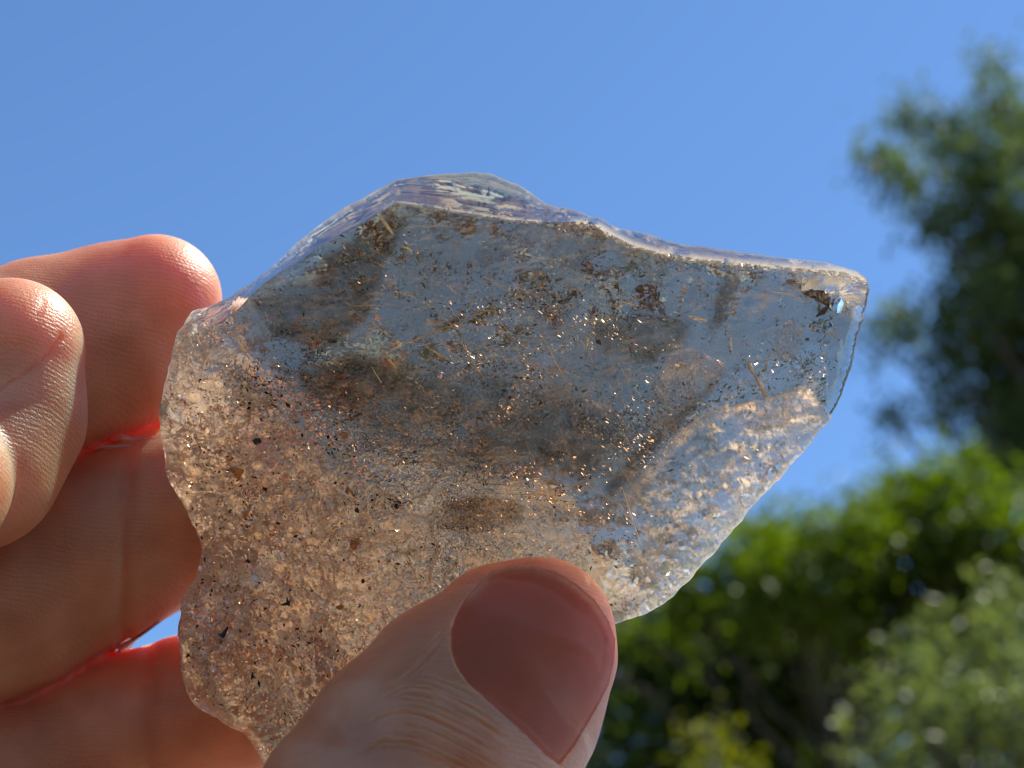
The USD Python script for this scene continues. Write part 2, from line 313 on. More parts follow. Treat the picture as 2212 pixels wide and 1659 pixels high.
aniso = fp @ np.array([[1.0, 0.12], [-0.12, 1.0]]) / np.array([26.0, 9.0])
fz = fz + free * (m_grain * (wear * (grains(fp, 24, 3, .52) + grains(fp, 13, 5, .22)) + grains(fp, 46, 6, .55) + grains(fp, 110, 16, 1.3, .3)) + m_ramp * (grains(fp, 15, 7, .20) + grains(fp, 7, 8, .10))
    + m_face * (0.10 + 0.9 * low) * (0.30 * (meshkit.fbm(np.column_stack([aniso, np.zeros(len(fp))]), 3, 21) - .5) + grains(fp, 11, 9, .10) + wear * grains(fp * [.42, 1.0] + [250, 0], 9, 15, .17) + grains(fp * [.6, 1.0] + [150, 0], 38, 18, .35, .4))
    + m_tops * 0.012 * (meshkit.fbm(np.column_stack([fp[:, 0] / 60, (fp[:, 1] + .25 * fp[:, 0]) / 5.0, np.zeros(len(fp))]), 3, 31) - .5) + m_side * 0.3 * (meshkit.fbm(np.column_stack([fp[:, 0] / 16, fp[:, 1] / 60, np.ones(len(fp))]), 2, 33) - .5))
near_ridge = np.exp(-(polyline_dist(fp, RIDGE) / 7.0) ** 2) * smoothstep(800, 1300, fp[:, 0])
fz = fz + free * near_ridge * grains(fp, 9, 41, .5)
bp, bz, bt = cap(7.0, [], z_back, True)
bfree = np.ones(len(bp)); bfree[:len(rim)] = 0
blow = smoothstep(860, 1120, bp[:, 1]); bleft = smoothstep(640, 460, bp[:, 0])
_bt = inside(TOPS.buffer(12), bp); _in = (1 - .85 * _bt) * np.clip(polyline_dist(bp, np.vstack([rim, rim[:1]])) / 60.0, 0, 1)
bz = bz + bfree * (_in * (grains(bp, 165, 17, 5.2, .3) + grains(bp, 75, 19, .7, .3)) + (0.12 + 0.6 * np.maximum(blow, bleft)) * (grains(bp, 30, 13, .5) + grains(bp, 14, 14, .22)) + .25 * (meshkit.fbm(np.column_stack([bp / 40, np.zeros(len(bp))]), 3, 51) - .5))
nf = len(fp); nr = len(rim)
remap = np.concatenate([np.arange(nr), nf + np.arange(len(bp) - nr)])
q_v = np.vstack([local(fp[:, 0], fp[:, 1], fz), local(bp[nr:, 0], bp[nr:, 1], bz[nr:])]); q_f = np.vstack([ft, remap[bt]])
front_tree = cKDTree(fp)
def front_z(px, py):
    return fz[front_tree.query(np.column_stack([np.ravel(px), np.ravel(py)]))[1]]
back_tree = cKDTree(bp)
def back_z(px, py):
    return bz[back_tree.query(np.column_stack([np.ravel(px), np.ravel(py)]))[1]]
Q0 = held(local(1100, 900, 0.0))
quartz = thing('quartz_crystal', 'clear smoky brown quartz crystal with golden needles held up against the sky', 'crystal', Q0)

def vmask():
    """how sugary and rough each point of the skin of the stone is"""
    patch = smoothstep(.50, .60, meshkit.fbm(np.column_stack([fp / [20, 14], np.full(len(fp), .5)]), 3, 61)); broad = smoothstep(.35, .65, meshkit.fbm(np.column_stack([fp / 70, np.full(len(fp), 1.5)]), 2, 67))
    rough_f = m_face * low * (.04 + .42 * patch * broad) + m_grain * (.20 + .62 * patch * (.35 + .65 * broad)) + m_ramp * (.05 + .75 * patch * (.3 + .7 * broad)) + m_tops * .12 * smoothstep(.58, .64, meshkit.fbm(np.column_stack([fp[:, 0] / 30, (fp[:, 1] + .25 * fp[:, 0]) / 4.0, np.zeros(len(fp))]), 3, 68)) + .25 * m_side * patch * broad + .008
    for cx, cy, r_ in [(1165, 425, 26), (1230, 462, 30), (1335, 500, 26), (1390, 528, 26), (1440, 546, 22), (1700, 568, 30), (1850, 595, 26), (857, 415, 9), (900, 440, 10)]:
        rough_f = np.maximum(rough_f, .95 * patch * np.exp(-(np.linalg.norm((fp - [cx, cy]) / [1, .6], axis=1) / r_) ** 2))
    streak = smoothstep(.52, .64, meshkit.fbm(np.column_stack([(fp @ np.array([[1, .2], [-.2, 1]])) / [24, 5], np.full(len(fp), 2.2)]), 3, 93)); rough_f += m_face * (1 - low) * (.05 + .26 * streak * broad)
    cream = np.exp(-(np.linalg.norm((fp - [1695, 900]) / [1.5, .75], axis=1) / 60) ** 2) * m_ramp; rough_f = np.maximum(rough_f, cream * (.55 + .35 * patch))
    le = np.exp(-(polyline_dist(fp, LEDGE) / 30) ** 2) * inside(GRAIN, fp); rough_f = np.maximum(rough_f, le * (.45 + .5 * patch)); rough_f = np.maximum(rough_f, .95 * patch * np.exp(-(np.linalg.norm(fp - [850, 1080], axis=1) / 24) ** 2))
    rough_f = np.maximum(rough_f, m_ramp * (.35 + .55 * patch) * np.exp(-((polyline_dist(fp, RAMP_EDGE[:8]) - 12) / 16) ** 2))
    rd = polyline_dist(fp, RIDGE); rough_f = np.maximum(rough_f, .95 * np.exp(-(rd / (3.8 + 5.0 * smoothstep(1150, 1350, fp[:, 0]))) ** 2) * smoothstep(820, 900, fp[:, 0]) * smoothstep(.36, .48, meshkit.fbm(np.column_stack([fp / 32, np.full(len(fp), 4.5)]), 4, 65)))
    rough_f[:nr] = np.where((rim[:, 0] > 1300) & (rim[:, 1] > 900), .7, .3)
    b = (0.0 + 0.46 * np.maximum(blow * .8, bleft)) * (0.3 + 1.4 * meshkit.fbm(np.column_stack([bp / 60, np.full(len(bp), 2.5)]), 3, 63))
    rough_f *= 1 - .55 * np.exp(-(np.linalg.norm((fp - [1245, 1050]) / [1.2, 1], axis=1) / 150) ** 2); b = b * (1 - .9 * (np.exp(-(np.linalg.norm(bp - [1030, 930], axis=1) / 95) ** 2) + np.exp(-(np.linalg.norm((bp - [660, 660]) / [1.2, .8], axis=1) / 80) ** 2))); b = b * (1 - .85 * np.exp(-(np.linalg.norm(bp - [1440, 800], axis=1) / 220) ** 2))
    rough_f *= 1 - .75 * np.exp(-(np.linalg.norm(fp - [1330, 1230], axis=1) / 150) ** 2) * m_ramp; b = b * (1 - .8 * np.exp(-(np.linalg.norm(bp - [1420, 1020], axis=1) / 230) ** 2))
    return np.clip(np.concatenate([rough_f, b[nr:]]), 0, 1)
quartz_mat = mat('smoky_quartz', {
    'a': ('attribute', {'attribute': 'rough_skin'}), 'ac': ('attribute', {'attribute': 'clear_skin'}), 'g': ('geometry', {}),
    'n1': ('noise_texture', {'scale': 900.0, 'detail': 4.0}), 'n2': ('noise_texture', {'scale': 2600.0, 'detail': 3.0}),
    'bm': ('bump', {'strength': 0.03, 'distance': 0.0002}), 'rr': ('map_range', {'from_min': 0.0, 'from_max': 0.8, 'to_min': 0.0, 'to_max': 0.14, 'clamp': True}),
    'gl': ('glass_bsdf', {'IOR': 1.545, 'color': (0.97, 0.95, 0.92)}), 'tr': ('transparent_bsdf', {'color': (0.95, 0.92, 0.87)}),
    'm1': ('mix_closure', {'fac': 0.40}),
    'cr': ('rgb_ramp', {'ramp': [(0.25, (0.85, 0.75, 0.61)), (0.55, (0.92, 0.85, 0.75)), (0.8, (0.95, 0.93, 0.90))]}),
    'tl': ('translucent_bsdf', {}), 'df': ('diffuse_bsdf', {}), 'm2': ('mix_closure', {'fac': 0.35}), 'm3': ('mix_closure', {})},
    [('g.position', 'n1.vector'), ('g.position', 'n2.vector'), ('n2.fac', 'bm.height'), ('a.fac', 'rr.value'), ('rr.result', 'gl.roughness'), ('bm.normal', 'gl.normal'),
     ('gl.BSDF', 'm1.closure1'), ('tr.BSDF', 'm1.closure2'), ('n1.fac', 'cr.fac'), ('cr.color', 'tl.color'), ('cr.color', 'df.color'), ('tl.BSDF', 'm2.closure1'), ('df.BSDF', 'm2.closure2'),
     ('a.fac', 'm3.fac'), ('ac.fac', 'm1.fac'), ('m1.closure', 'm3.closure1'), ('m2.closure', 'm3.closure2'), ('va.volume', 'm3.dummy')][:-1],
    surface='m3.closure')
va = UsdShade.Shader.Define(stage, '/World/Looks/smoky_quartz/va'); va.CreateIdAttr('cycles_absorption_volume')
va.CreateInput('color', Sdf.ValueTypeNames.Float3).Set(Gf.Vec3f(0.812, 0.737, 0.640)); va.CreateInput('density', Sdf.ValueTypeNames.Float).Set(205.0)
quartz_mat.CreateVolumeOutput('cycles').ConnectToSource(va.CreateOutput('volume', Sdf.ValueTypeNames.Token))
body, _ = part(quartz, 'body', (held(q_v), q_f), quartz_mat, smooth=False)
UsdGeom.PrimvarsAPI(body).CreatePrimvar('rough_skin', Sdf.ValueTypeNames.FloatArray, 'vertex').Set(vmask().astype(np.float32).tolist())

_wf = np.exp(-(np.linalg.norm((fp - [1245, 1050]) / [1.2, 1], axis=1) / 150) ** 2); _wb = np.exp(-(np.linalg.norm(bp - [1440, 800], axis=1) / 220) ** 2)
_ws = np.exp(-(np.linalg.norm(bp - [1030, 930], axis=1) / 95) ** 2) + np.exp(-(np.linalg.norm((bp - [660, 660]) / [1.2, .8], axis=1) / 80) ** 2)
_cl = np.concatenate([np.clip(.03 + .72 * m_ramp + .9 * _wf, 0, .92), np.clip(np.where(_bt, .25, .9 * smoothstep(.50, .56, meshkit.fbm(np.column_stack([bp / [30, 13], np.full(len(bp), 8.8)]), 3, 91))) + .9 * _wb * (bp[:, 1] > 700) + .9 * _ws, 0, .95)[nr:]])
UsdGeom.PrimvarsAPI(body).CreatePrimvar('clear_skin', Sdf.ValueTypeNames.FloatArray, 'vertex').Set(_cl.astype(np.float32).tolist())
# tinted sheets painting dark internal reflections, and one dark lens-shaped void
reflection_void_mat = mat('reflection_void_tint', {'g': ('geometry', {}), 'n': ('noise_texture', {'scale': 420.0, 'detail': 5.0, 'roughness': .6}), 'a': ('attribute', {'attribute': 'zone'}), 'r': ('rgb_ramp', {'ramp': [(0.35, (0.25, 0.17, 0.11)), (0.65, (0.62, 0.50, 0.38))]}), 't': ('transparent_bsdf', {}), 'm': ('mix_color', {'a': (1.0, 1.0, 1.0)})},
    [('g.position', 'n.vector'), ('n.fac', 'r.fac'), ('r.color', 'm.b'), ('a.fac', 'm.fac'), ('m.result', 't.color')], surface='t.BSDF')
TINT_SHEETS = [([(540, 660), (650, 585), (740, 525), (850, 455), (905, 470), (875, 515), (845, 570), (818, 640), (800, 690), (720, 760), (600, 740)], 3.0, .008, 14),
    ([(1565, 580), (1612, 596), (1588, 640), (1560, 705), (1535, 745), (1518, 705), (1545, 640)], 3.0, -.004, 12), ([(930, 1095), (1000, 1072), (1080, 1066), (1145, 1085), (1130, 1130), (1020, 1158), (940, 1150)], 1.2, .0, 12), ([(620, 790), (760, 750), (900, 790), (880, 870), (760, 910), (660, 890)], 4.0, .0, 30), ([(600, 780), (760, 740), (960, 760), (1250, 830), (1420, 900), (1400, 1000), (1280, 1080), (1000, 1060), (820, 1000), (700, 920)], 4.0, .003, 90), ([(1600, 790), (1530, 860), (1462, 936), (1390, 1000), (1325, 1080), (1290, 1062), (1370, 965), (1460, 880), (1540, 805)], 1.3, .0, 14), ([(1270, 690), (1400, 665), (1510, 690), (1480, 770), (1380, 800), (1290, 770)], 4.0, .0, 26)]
for zn, dep, tl, fade in TINT_SHEETS:
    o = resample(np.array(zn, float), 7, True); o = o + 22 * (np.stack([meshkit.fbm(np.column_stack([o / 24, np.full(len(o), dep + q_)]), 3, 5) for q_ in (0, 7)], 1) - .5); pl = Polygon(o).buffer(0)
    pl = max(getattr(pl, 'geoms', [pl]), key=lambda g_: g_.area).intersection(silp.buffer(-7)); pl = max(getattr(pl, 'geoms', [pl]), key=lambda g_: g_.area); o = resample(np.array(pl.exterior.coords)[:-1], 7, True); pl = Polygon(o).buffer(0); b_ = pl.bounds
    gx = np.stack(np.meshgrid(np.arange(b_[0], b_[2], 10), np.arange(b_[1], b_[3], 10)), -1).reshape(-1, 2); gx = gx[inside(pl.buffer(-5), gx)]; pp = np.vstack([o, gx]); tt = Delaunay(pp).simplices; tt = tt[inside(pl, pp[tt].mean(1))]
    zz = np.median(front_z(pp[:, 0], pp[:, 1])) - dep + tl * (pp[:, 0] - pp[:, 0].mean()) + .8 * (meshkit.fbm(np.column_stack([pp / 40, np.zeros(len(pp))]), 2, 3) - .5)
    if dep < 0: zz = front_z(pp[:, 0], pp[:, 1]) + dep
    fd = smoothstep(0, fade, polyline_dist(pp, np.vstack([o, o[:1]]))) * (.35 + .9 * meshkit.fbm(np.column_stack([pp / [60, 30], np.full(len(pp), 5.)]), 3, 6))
    zp, _ = part(quartz, 'reflection_void_tint', (held(local(pp[:, 0], pp[:, 1], zz)), tt), reflection_void_mat, smooth=True)
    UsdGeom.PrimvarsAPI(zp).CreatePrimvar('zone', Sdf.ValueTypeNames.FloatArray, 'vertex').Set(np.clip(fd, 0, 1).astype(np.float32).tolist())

# golden needles, dark grains, rusty spots, healed cracks and glints inside the stone
gold_mat = mat('golden_needle', {'p': ('principled_bsdf', {'base_color': (1.0, 0.88, 0.60), 'metallic': 0.3, 'roughness': 0.3}), 't': ('translucent_bsdf', {'color': (1.0, 0.93, 0.74)}), 'm': ('mix_closure', {'fac': .6})}, [('p.BSDF', 'm.closure1'), ('t.BSDF', 'm.closure2')], surface='m.closure')
NEEDLES = [((740, 525), (832, 580), 3, .10), ((819, 463), (850, 507), 2, .22), ((872, 532), (893, 547), 2, .18), ((711, 550), (773, 571), 3, .07), ((650, 688), (737, 696), 3, .08), ((646, 795), (751, 773), 3, .07), ((846, 758), (1058, 671), 3, .09),
    ((912, 743), (970, 780), 3, .09), ((839, 776), (857, 795), 2, .1), ((879, 811), (915, 835), 3, .07), ((880, 810), (940, 863), 2.5, .08), ((898, 867), (940, 917), 2, .12), ((940, 917), (970, 951), 2.5, .08), ((806, 1003), (997, 978), 2, .10), ((917, 986), (1058, 1074), 2, .10),
    ((882, 1012), (978, 1066), 2, .10), ((966, 1062), (1058, 1100), 2.5, .09), ((984, 1096), (980, 1135), 1.5, .14), ((1026, 1085), (1018, 1133), 1.5, .12), ((974, 1093), (940, 1135), 2, .08), ((1028, 1135), (1123, 1112), 2, .07), ((1073, 1066), (1207, 1070), 2, .07),
    ((1662, 631), (1721, 642), 2, .08), ((1338, 651), (1378, 662), 2, .1), ((1484, 684), (1524, 695), 2, .1), ((1269, 731), (1268, 749), 1.5, .14), ((905, 672), (960, 640), 3, .06), ((1180, 690), (1240, 660), 3, .06), ((1577, 732), (1580, 758), 1.5, .13), ((1756, 715), (1772, 698), 2, .1), ((1779, 715), (1800, 732), 2, .1), ((1640, 809), (1660, 779), 2, .1)]
nr2 = np.random.default_rng(5)
for _ in range(190):
    c = (nr2.uniform(620, 1380), nr2.uniform(620, 1180)); a = math.radians(nr2.choice([-25, 32, 5, 60]) + nr2.normal() * 7); L = nr2.uniform(14, 70)
    NEEDLES.append(((c[0] - L * math.cos(a), c[1] - L * math.sin(a)), (c[0] + L * math.cos(a), c[1] + L * math.sin(a)), nr2.uniform(1, 6), nr2.uniform(.03, .05)))
_s = np.array([SUN @ RIGHT, SUN @ UP, -(SUN @ FWD)]) + [0, 0, 1]; _s /= np.linalg.norm(_s)
for a, b, depth, r in NEEDLES:
    za = front_z(*a)[0] - depth; d_ = (np.array(b, float) - a) * [.0556, -.0556]; zb = za + float(np.clip(-(d_ @ _s[:2]) / _s[2] + nr2.normal() * .2, -3.0, 1.5)); zb = min(zb, front_z(*b)[0] - .35)
    v, f = tube(np.stack([local(*a, za), local(*((np.array(a) + b) / 2), (za + zb) / 2), local(*b, zb)]), [r * .7, r, r * .6], 5)
    part(quartz, 'rutile_needle', (held(v), f), gold_mat, smooth=40)
tube_mat = mat('pale_tube', {'p': ('principled_bsdf', {'base_color': (0.62, 0.60, 0.60), 'roughness': 0.4})})
v, f = tube(np.stack([local(1609, 776, front_z(1609, 776)[0] - 1.0), local(1632, 815, front_z(1632, 815)[0] - 1), local(1655, 858, front_z(1655, 858)[0] - .6)]), [.18, .24, .30], 6)
part(quartz, 'hollow_tube', (held(v), f), tube_mat, smooth=40, label='pale straight tube near the right tip')

def chunk(px, py, size_px, z, seed, flat=.8, aspect=1.0, rot=0.0):
    r = np.random.default_rng(seed); p = r.normal(size=(14, 3)); p /= np.linalg.norm(p, axis=1)[:, None]; p *= r.uniform(.75, 1.0, (14, 1)) * [1, aspect, flat]
    h = trimesh.convex.convex_hull(p); c, s = math.cos(rot), math.sin(rot); R = np.array([[c, -s, 0], [s, c, 0], [0, 0, 1.0]])
    return held(h.vertices @ R.T * size_px * S_PX * 1000 + local(px, py, z)), h.faces
speck_mat = mat('dark_mineral', {'p': ('principled_bsdf', {'base_color': (0.012, 0.012, 0.016), 'roughness': 0.3})})
rust_mat = mat('rusty_spot', {'p': ('principled_bsdf', {'base_color': (0.45, 0.15, 0.03), 'roughness': 0.5})})
def V1(cx, cy): return (550 + cx * 0.5425) * .576, (1200 + cy * .5425) * .576
def V2(cx, cy): return (600 + cx * 0.5425) * .576, (2000 + cy * .5425) * .576
SPECKS = [V1(765, 838) + (13,), V1(1035, 704) + (4,), V1(565, 1040) + (6,), V1(650, 1148) + (5,), V1(820, 1170) + (6.5,), V1(1378, 1060) + (6,), V1(1362, 1125) + (5,), V1(1305, 1125) + (4,), V1(1332, 1100) + (3,), V1(320, 1305) + (5,), V1(1458, 1318) + (7.5,), V1(345, 1415) + (6,),
    V1(383, 1503) + (5.5,), V1(508, 1443) + (3,), V1(1063, 1515) + (6.5,), V1(280, 1195) + (4,), V1(730, 1385) + (3,), V1(1213, 1538) + (3,), V1(1315, 1540) + (3.5,), V1(1850, 912) + (4,), V1(1285, 952) + (2.5,), V1(345, 1000) + (3,),
    V2(295, 30) + (5,), V2(310, 180) + (8,), V2(610, 195) + (8,), V2(345, 420) + (4,), V2(420, 400) + (5,), V2(898, 393) + (4,), V2(1050, 402) + (4.5,), V2(465, 515) + (5,), V2(1270, 185) + (4,), V2(1405, 330) + (6,), V2(1448, 313) + (4,), V2(1512, 195) + (4,), V2(1400, 240) + (3.5,),
    V2(300, 715) + (3.5,), V2(615, 698) + (4,), V2(733, 745) + (4,), V2(808, 698) + (3,), V2(950, 663) + (6,), V2(1110, 680) + (4,), V2(500, 842) + (3.5,), V2(230, 775) + (6,), V2(655, 895) + (3.5,), V2(335, 970) + (4,), V2(455, 1118) + (2.5,), V2(565, 1170) + (3,), V2(1075, 592) + (4,), V2(650, 465) + (4,), V2(730, 520) + (5,)]
for k, (x, y, s) in enumerate(SPECKS):
    part(quartz, 'dark_grain', chunk(x, y, s, front_z(x, y)[0] + .05, 300 + k, .5, .7 + .3 * math.sin(k * 2.1), k * 1.3), speck_mat)
def star(px, py, arms, z):
    ms = []
    for k, (dx, dy, w) in enumerate(arms):
        a, b = local(px, py, z), local(px + dx, py + dy, z + .05)
        ms.append(tube([a, (a + b) / 2, b], [w * .0556, w * .0556 * .8, w * .0556 * .35], 5))
    v, f = join(ms); return held(v), f
slate_mat = mat('blue_black_mineral', {'p': ('principled_bsdf', {'base_color': (0.02, 0.028, 0.045), 'roughness': 0.25, 'metallic': 0.3})})
for (cx, cy), arms in ((V2(885, 485), [(-14, 4, 4), (-2, -13, 4), (8, -12, 3), (4, 5, 4)]), (V2(432, 710), [(12, -20, 5), (-9, 22, 4), (-10, -4, 4), (6, -8, 6)]), (V2(640, 985), [(-3, 8, 3), (0, -8, 3), (7, 5, 3)])):
    part(quartz, 'star_crystal', star(cx, cy, arms, front_z(cx, cy)[0] + .12), slate_mat, smooth=40, label='slate blue branching dark crystal')
for k, (x, y, s) in enumerate([V2(1250, 510) + (11,), V2(1450, 380) + (7,), V2(1585, 190) + (7,), V1(1365, 795) + (12,), V1(590, 945) + (15,), V1(1395, 1170) + (11,), V1(1425, 1200) + (9,), V1(620, 1060) + (22,), V1(685, 1345) + (12,), V2(655, 1075) + (4,), V2(592, 1130) + (6,), V2(1070, 660) + (7,), V1(1450, 1540) + (12,), V2(1340, 75) + (14,)]):
    part(quartz, 'rusty_spot', chunk(x, y, s, front_z(x, y)[0] - .05, 400 + k, .35, .75, k * .9), rust_mat)

veil_mat = mat('healed_crack', {
    'g': ('geometry', {}), 'n': ('noise_texture', {'scale': 3800.0, 'detail': 6.0, 'roughness': .7}), 'r': ('rgb_ramp', {'ramp': [(0.44, (0, 0, 0)), (0.66, (1, 1, 1))]}),
    'p': ('principled_bsdf', {'base_color': (0.90, 0.74, 0.58), 'roughness': 0.22, 'metallic': 0.5, 'thin_film_thickness': 420.0}), 't': ('transparent_bsdf', {}), 'm': ('mix_closure', {})},
    [('g.position', 'n.vector'), ('n.fac', 'r.fac'), ('r.color', 'm.fac'), ('t.BSDF', 'm.closure1'), ('p.BSDF', 'm.closure2')], surface='m.closure')
dark_veil = mat('inclusion_reflection_film', {
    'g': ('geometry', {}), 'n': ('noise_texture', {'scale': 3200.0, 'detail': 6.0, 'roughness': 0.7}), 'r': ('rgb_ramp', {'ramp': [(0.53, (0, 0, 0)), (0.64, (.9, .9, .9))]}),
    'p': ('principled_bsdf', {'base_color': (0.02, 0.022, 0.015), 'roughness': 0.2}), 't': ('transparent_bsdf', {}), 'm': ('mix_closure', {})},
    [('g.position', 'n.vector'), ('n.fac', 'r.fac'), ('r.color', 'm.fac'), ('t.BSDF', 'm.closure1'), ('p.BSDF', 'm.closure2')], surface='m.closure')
def sheet(px, py, rx, ry, rot, depth, seed, wob=.5, n=16, tilt=(0, 0)):
    r = np.random.default_rng(seed); pts = []
    for i in range(n * n):
        u, v = (i % n) / (n - 1) * 2 - 1, (i // n) / (n - 1) * 2 - 1
        pts.append((u * math.sqrt(1 - v * v / 2), v * math.sqrt(1 - u * u / 2)))
    q = np.array(pts); rr = 1 + .45 * (meshkit.fbm(np.column_stack([q * 1.7, np.full(len(q), seed)]), 3, seed) - .5)
    q = q * rr[:, None] * [rx, ry]; c, s = math.cos(rot), math.sin(rot)
    x, y = px + q[:, 0] * c - q[:, 1] * s, py + q[:, 0] * s + q[:, 1] * c
    z = front_z(px, py)[0] - depth + wob * 2 * (meshkit.fbm(np.column_stack([q / 14.0, np.full(len(q), 1.0)]), 3, seed + 1) - .5) + tilt[0] * q[:, 0] + tilt[1] * q[:, 1]
    f = [[i, i + 1, i + n + 1, i + n] for i in range(n * n - n) if i % n < n - 1]
    f = np.array(f); return held(local(x, y, z)), np.vstack([f[:, :3], f[:, [0, 2, 3]]])
for k, (x, y, rx, ry, rot, dp) in enumerate([(960, 590, 60, 18, -.5, 2.5), (1290, 805, 48, 20, .1, 2.2), (870, 710, 45, 16, -.8, 3), (1555, 640, 34, 60, .1, 2.5), (1260, 575, 30, 14, .6, 2), (1600, 585, 70, 10, .05, 1.2), (1700, 600, 80, 12, .08, 1.2), (1540, 720, 40, 20, -.8, 3), (1090, 570, 12, 40, .3, 2.5), (750, 610, 90, 50, -.5, 5.5)]):  # the last, widest sheet paints a dark internal reflection; the rest are inclusions
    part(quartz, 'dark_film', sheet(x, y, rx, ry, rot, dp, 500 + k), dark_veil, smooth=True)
for k, (x, y, rx, ry, rot, dp) in enumerate([(1455, 855, 52, 80, .35, 1.5), (1430, 925, 36, 22, -.3, 1.0), (990, 1083, 40, 9, -.15, .8), (1090, 1105, 22, 8, .1, .8), (1030, 1145, 48, 7, .03, .8), (530, 850, 75, 30, .1, .6), (1700, 735, 30, 46, .4, 2), (1500, 790, 60, 30, .2, 4)]):
    part(quartz, 'healed_crack', sheet(x, y, rx, ry, rot, dp, 600 + k, .9), veil_mat, smooth=30, label='bright iridescent crack' if k == 0 else None)
_pz = front_z(1772, 668)[0] - .4; v, f = tube(np.stack([local(x, y, _pz) for x, y in [(1806, 622), (1800, 645), (1790, 660), (1777, 674), (1762, 684)]]), [.03, .09, .2, .36, .1], 7); v = held(v); part(quartz, 'dark_pit', (v, f), speck_mat, smooth=True)
def orient(t): 
    a, b, c = P[t[:, 0]], P[t[:, 1]], P[t[:, 2]]; s = (b[:, 0] - a[:, 0]) * (c[:, 1] - a[:, 1]) - (b[:, 1] - a[:, 1]) * (c[:, 0] - a[:, 0]); return np.where((s < 0)[:, None], t, t[:, ::-1])
# glints: tiny mirror-like flakes added through the stone to sparkle
glint_mat = mat('glint', {'g': ('geometry', {}), 'r': ('rgb_ramp', {'ramp': [(0, (0.05, 0.03, 0.02)), (.10, (0.12, 0.08, 0.06)), (.13, (0.88, 0.82, 0.74)), (.5, (0.96, 0.97, 0.98)), (1, (0.88, 0.94, 1.0))]}), 'p': ('principled_bsdf', {'metallic': 0.85, 'roughness': 0.22}), 't': ('translucent_bsdf', {}), 'm': ('mix_closure', {'fac': .3})},
    [('g.random_per_island', 'r.fac'), ('r.color', 'p.base_color'), ('r.color', 't.color'), ('p.BSDF', 'm.closure1'), ('t.BSDF', 'm.closure2')], surface='m.closure')
gr_ = np.random.default_rng(9)
gp = np.column_stack([gr_.uniform(400, 1860, 420000), gr_.uniform(440, 1640, 420000)]); gp = gp[inside(silp.buffer(-14), gp) & ~inside(TOPS, gp)]
dens = meshkit.fbm(np.column_stack([gp[:, 0] / 110, gp[:, 1] / 60, np.zeros(len(gp))]), 3, 81)
want = np.clip((dens - .38) * 2.6, 0.03, 1) * np.where(inside(RAMP, gp), .35, 1) * np.where(inside(GRAIN, gp), .5, 1) * (0.55 + .45 * smoothstep(600, 900, gp[:, 1])) * np.where(gp[:, 0] > 1420, .35, 1) * (0.6 + 1.2 * np.exp(-((gp[:, 0] - 1050) / 330) ** 2 - ((gp[:, 1] - 960) / 130) ** 2))
gp = gp[gr_.random(len(gp)) < want * .45][:34000]
for cx, cy, sx_, sy_, n_ in [(852, 1082, 16, 12, 320), (990, 1083, 28, 6, 260), (530, 850, 60, 26, 500), (1440, 870, 34, 52, 420), (1090, 1105, 18, 6, 120), (1000, 1140, 34, 5, 160), (930, 870, 10, 8, 40), (900, 1010, 60, 30, 300), (1050, 960, 140, 40, 500), (1160, 690, 130, 40, 500)]:
    gp = np.vstack([gp, gr_.normal(size=(n_, 2)) * [sx_, sy_] + [cx, cy]])
zf_ = front_z(gp[:, 0], gp[:, 1]); zb2 = back_z(gp[:, 0], gp[:, 1])
gz = zf_ - np.minimum(gr_.gamma(1.5, 1.6, len(gp)) + .25, np.maximum(.25, (zf_ - zb2) * .8))
gz = np.where(inside(GRAIN, gp) & (gr_.random(len(gp)) < .7), zf_ + gr_.uniform(.02, .12, len(gp)), gz)
c = local(gp[:, 0], gp[:, 1], gz); nn = len(c)
sun_l = np.array([SUN @ RIGHT, SUN @ UP, -(SUN @ FWD)]); hv_ = sun_l + [0, 0, 1]; hv_ /= np.linalg.norm(hv_)      # most flakes are turned to mirror the sun towards the camera
wav = np.stack([meshkit.fbm(np.column_stack([gp / 170, np.full(nn, q_ * 9.0)]), 3, 40 + q_) - .5 for q_ in range(3)], 1)
nrm = np.where(gr_.random((nn, 1)) < .62, hv_ + .32 * wav + .07 * gr_.normal(size=(nn, 3)), gr_.normal(size=(nn, 3))); nrm /= np.linalg.norm(nrm, axis=1)[:, None]
a = np.cross(nrm, np.array([0, .6, .8]) + .35 * gr_.normal(size=(nn, 3))); a /= np.linalg.norm(a, axis=1)[:, None]; b = np.cross(nrm, a)
s = gr_.gamma(1.3, .07, (nn, 1)) + .035
gv = np.stack([c - a * s, c + b * s * .45, c + a * s * .9, c - b * s * .4], 1).reshape(-1, 3); i = 4 * np.arange(nn)[:, None]
part(quartz, 'glint', (held(gv), np.vstack([i + [0, 1, 2], i + [0, 2, 3]])), glint_mat, kind='stuff')

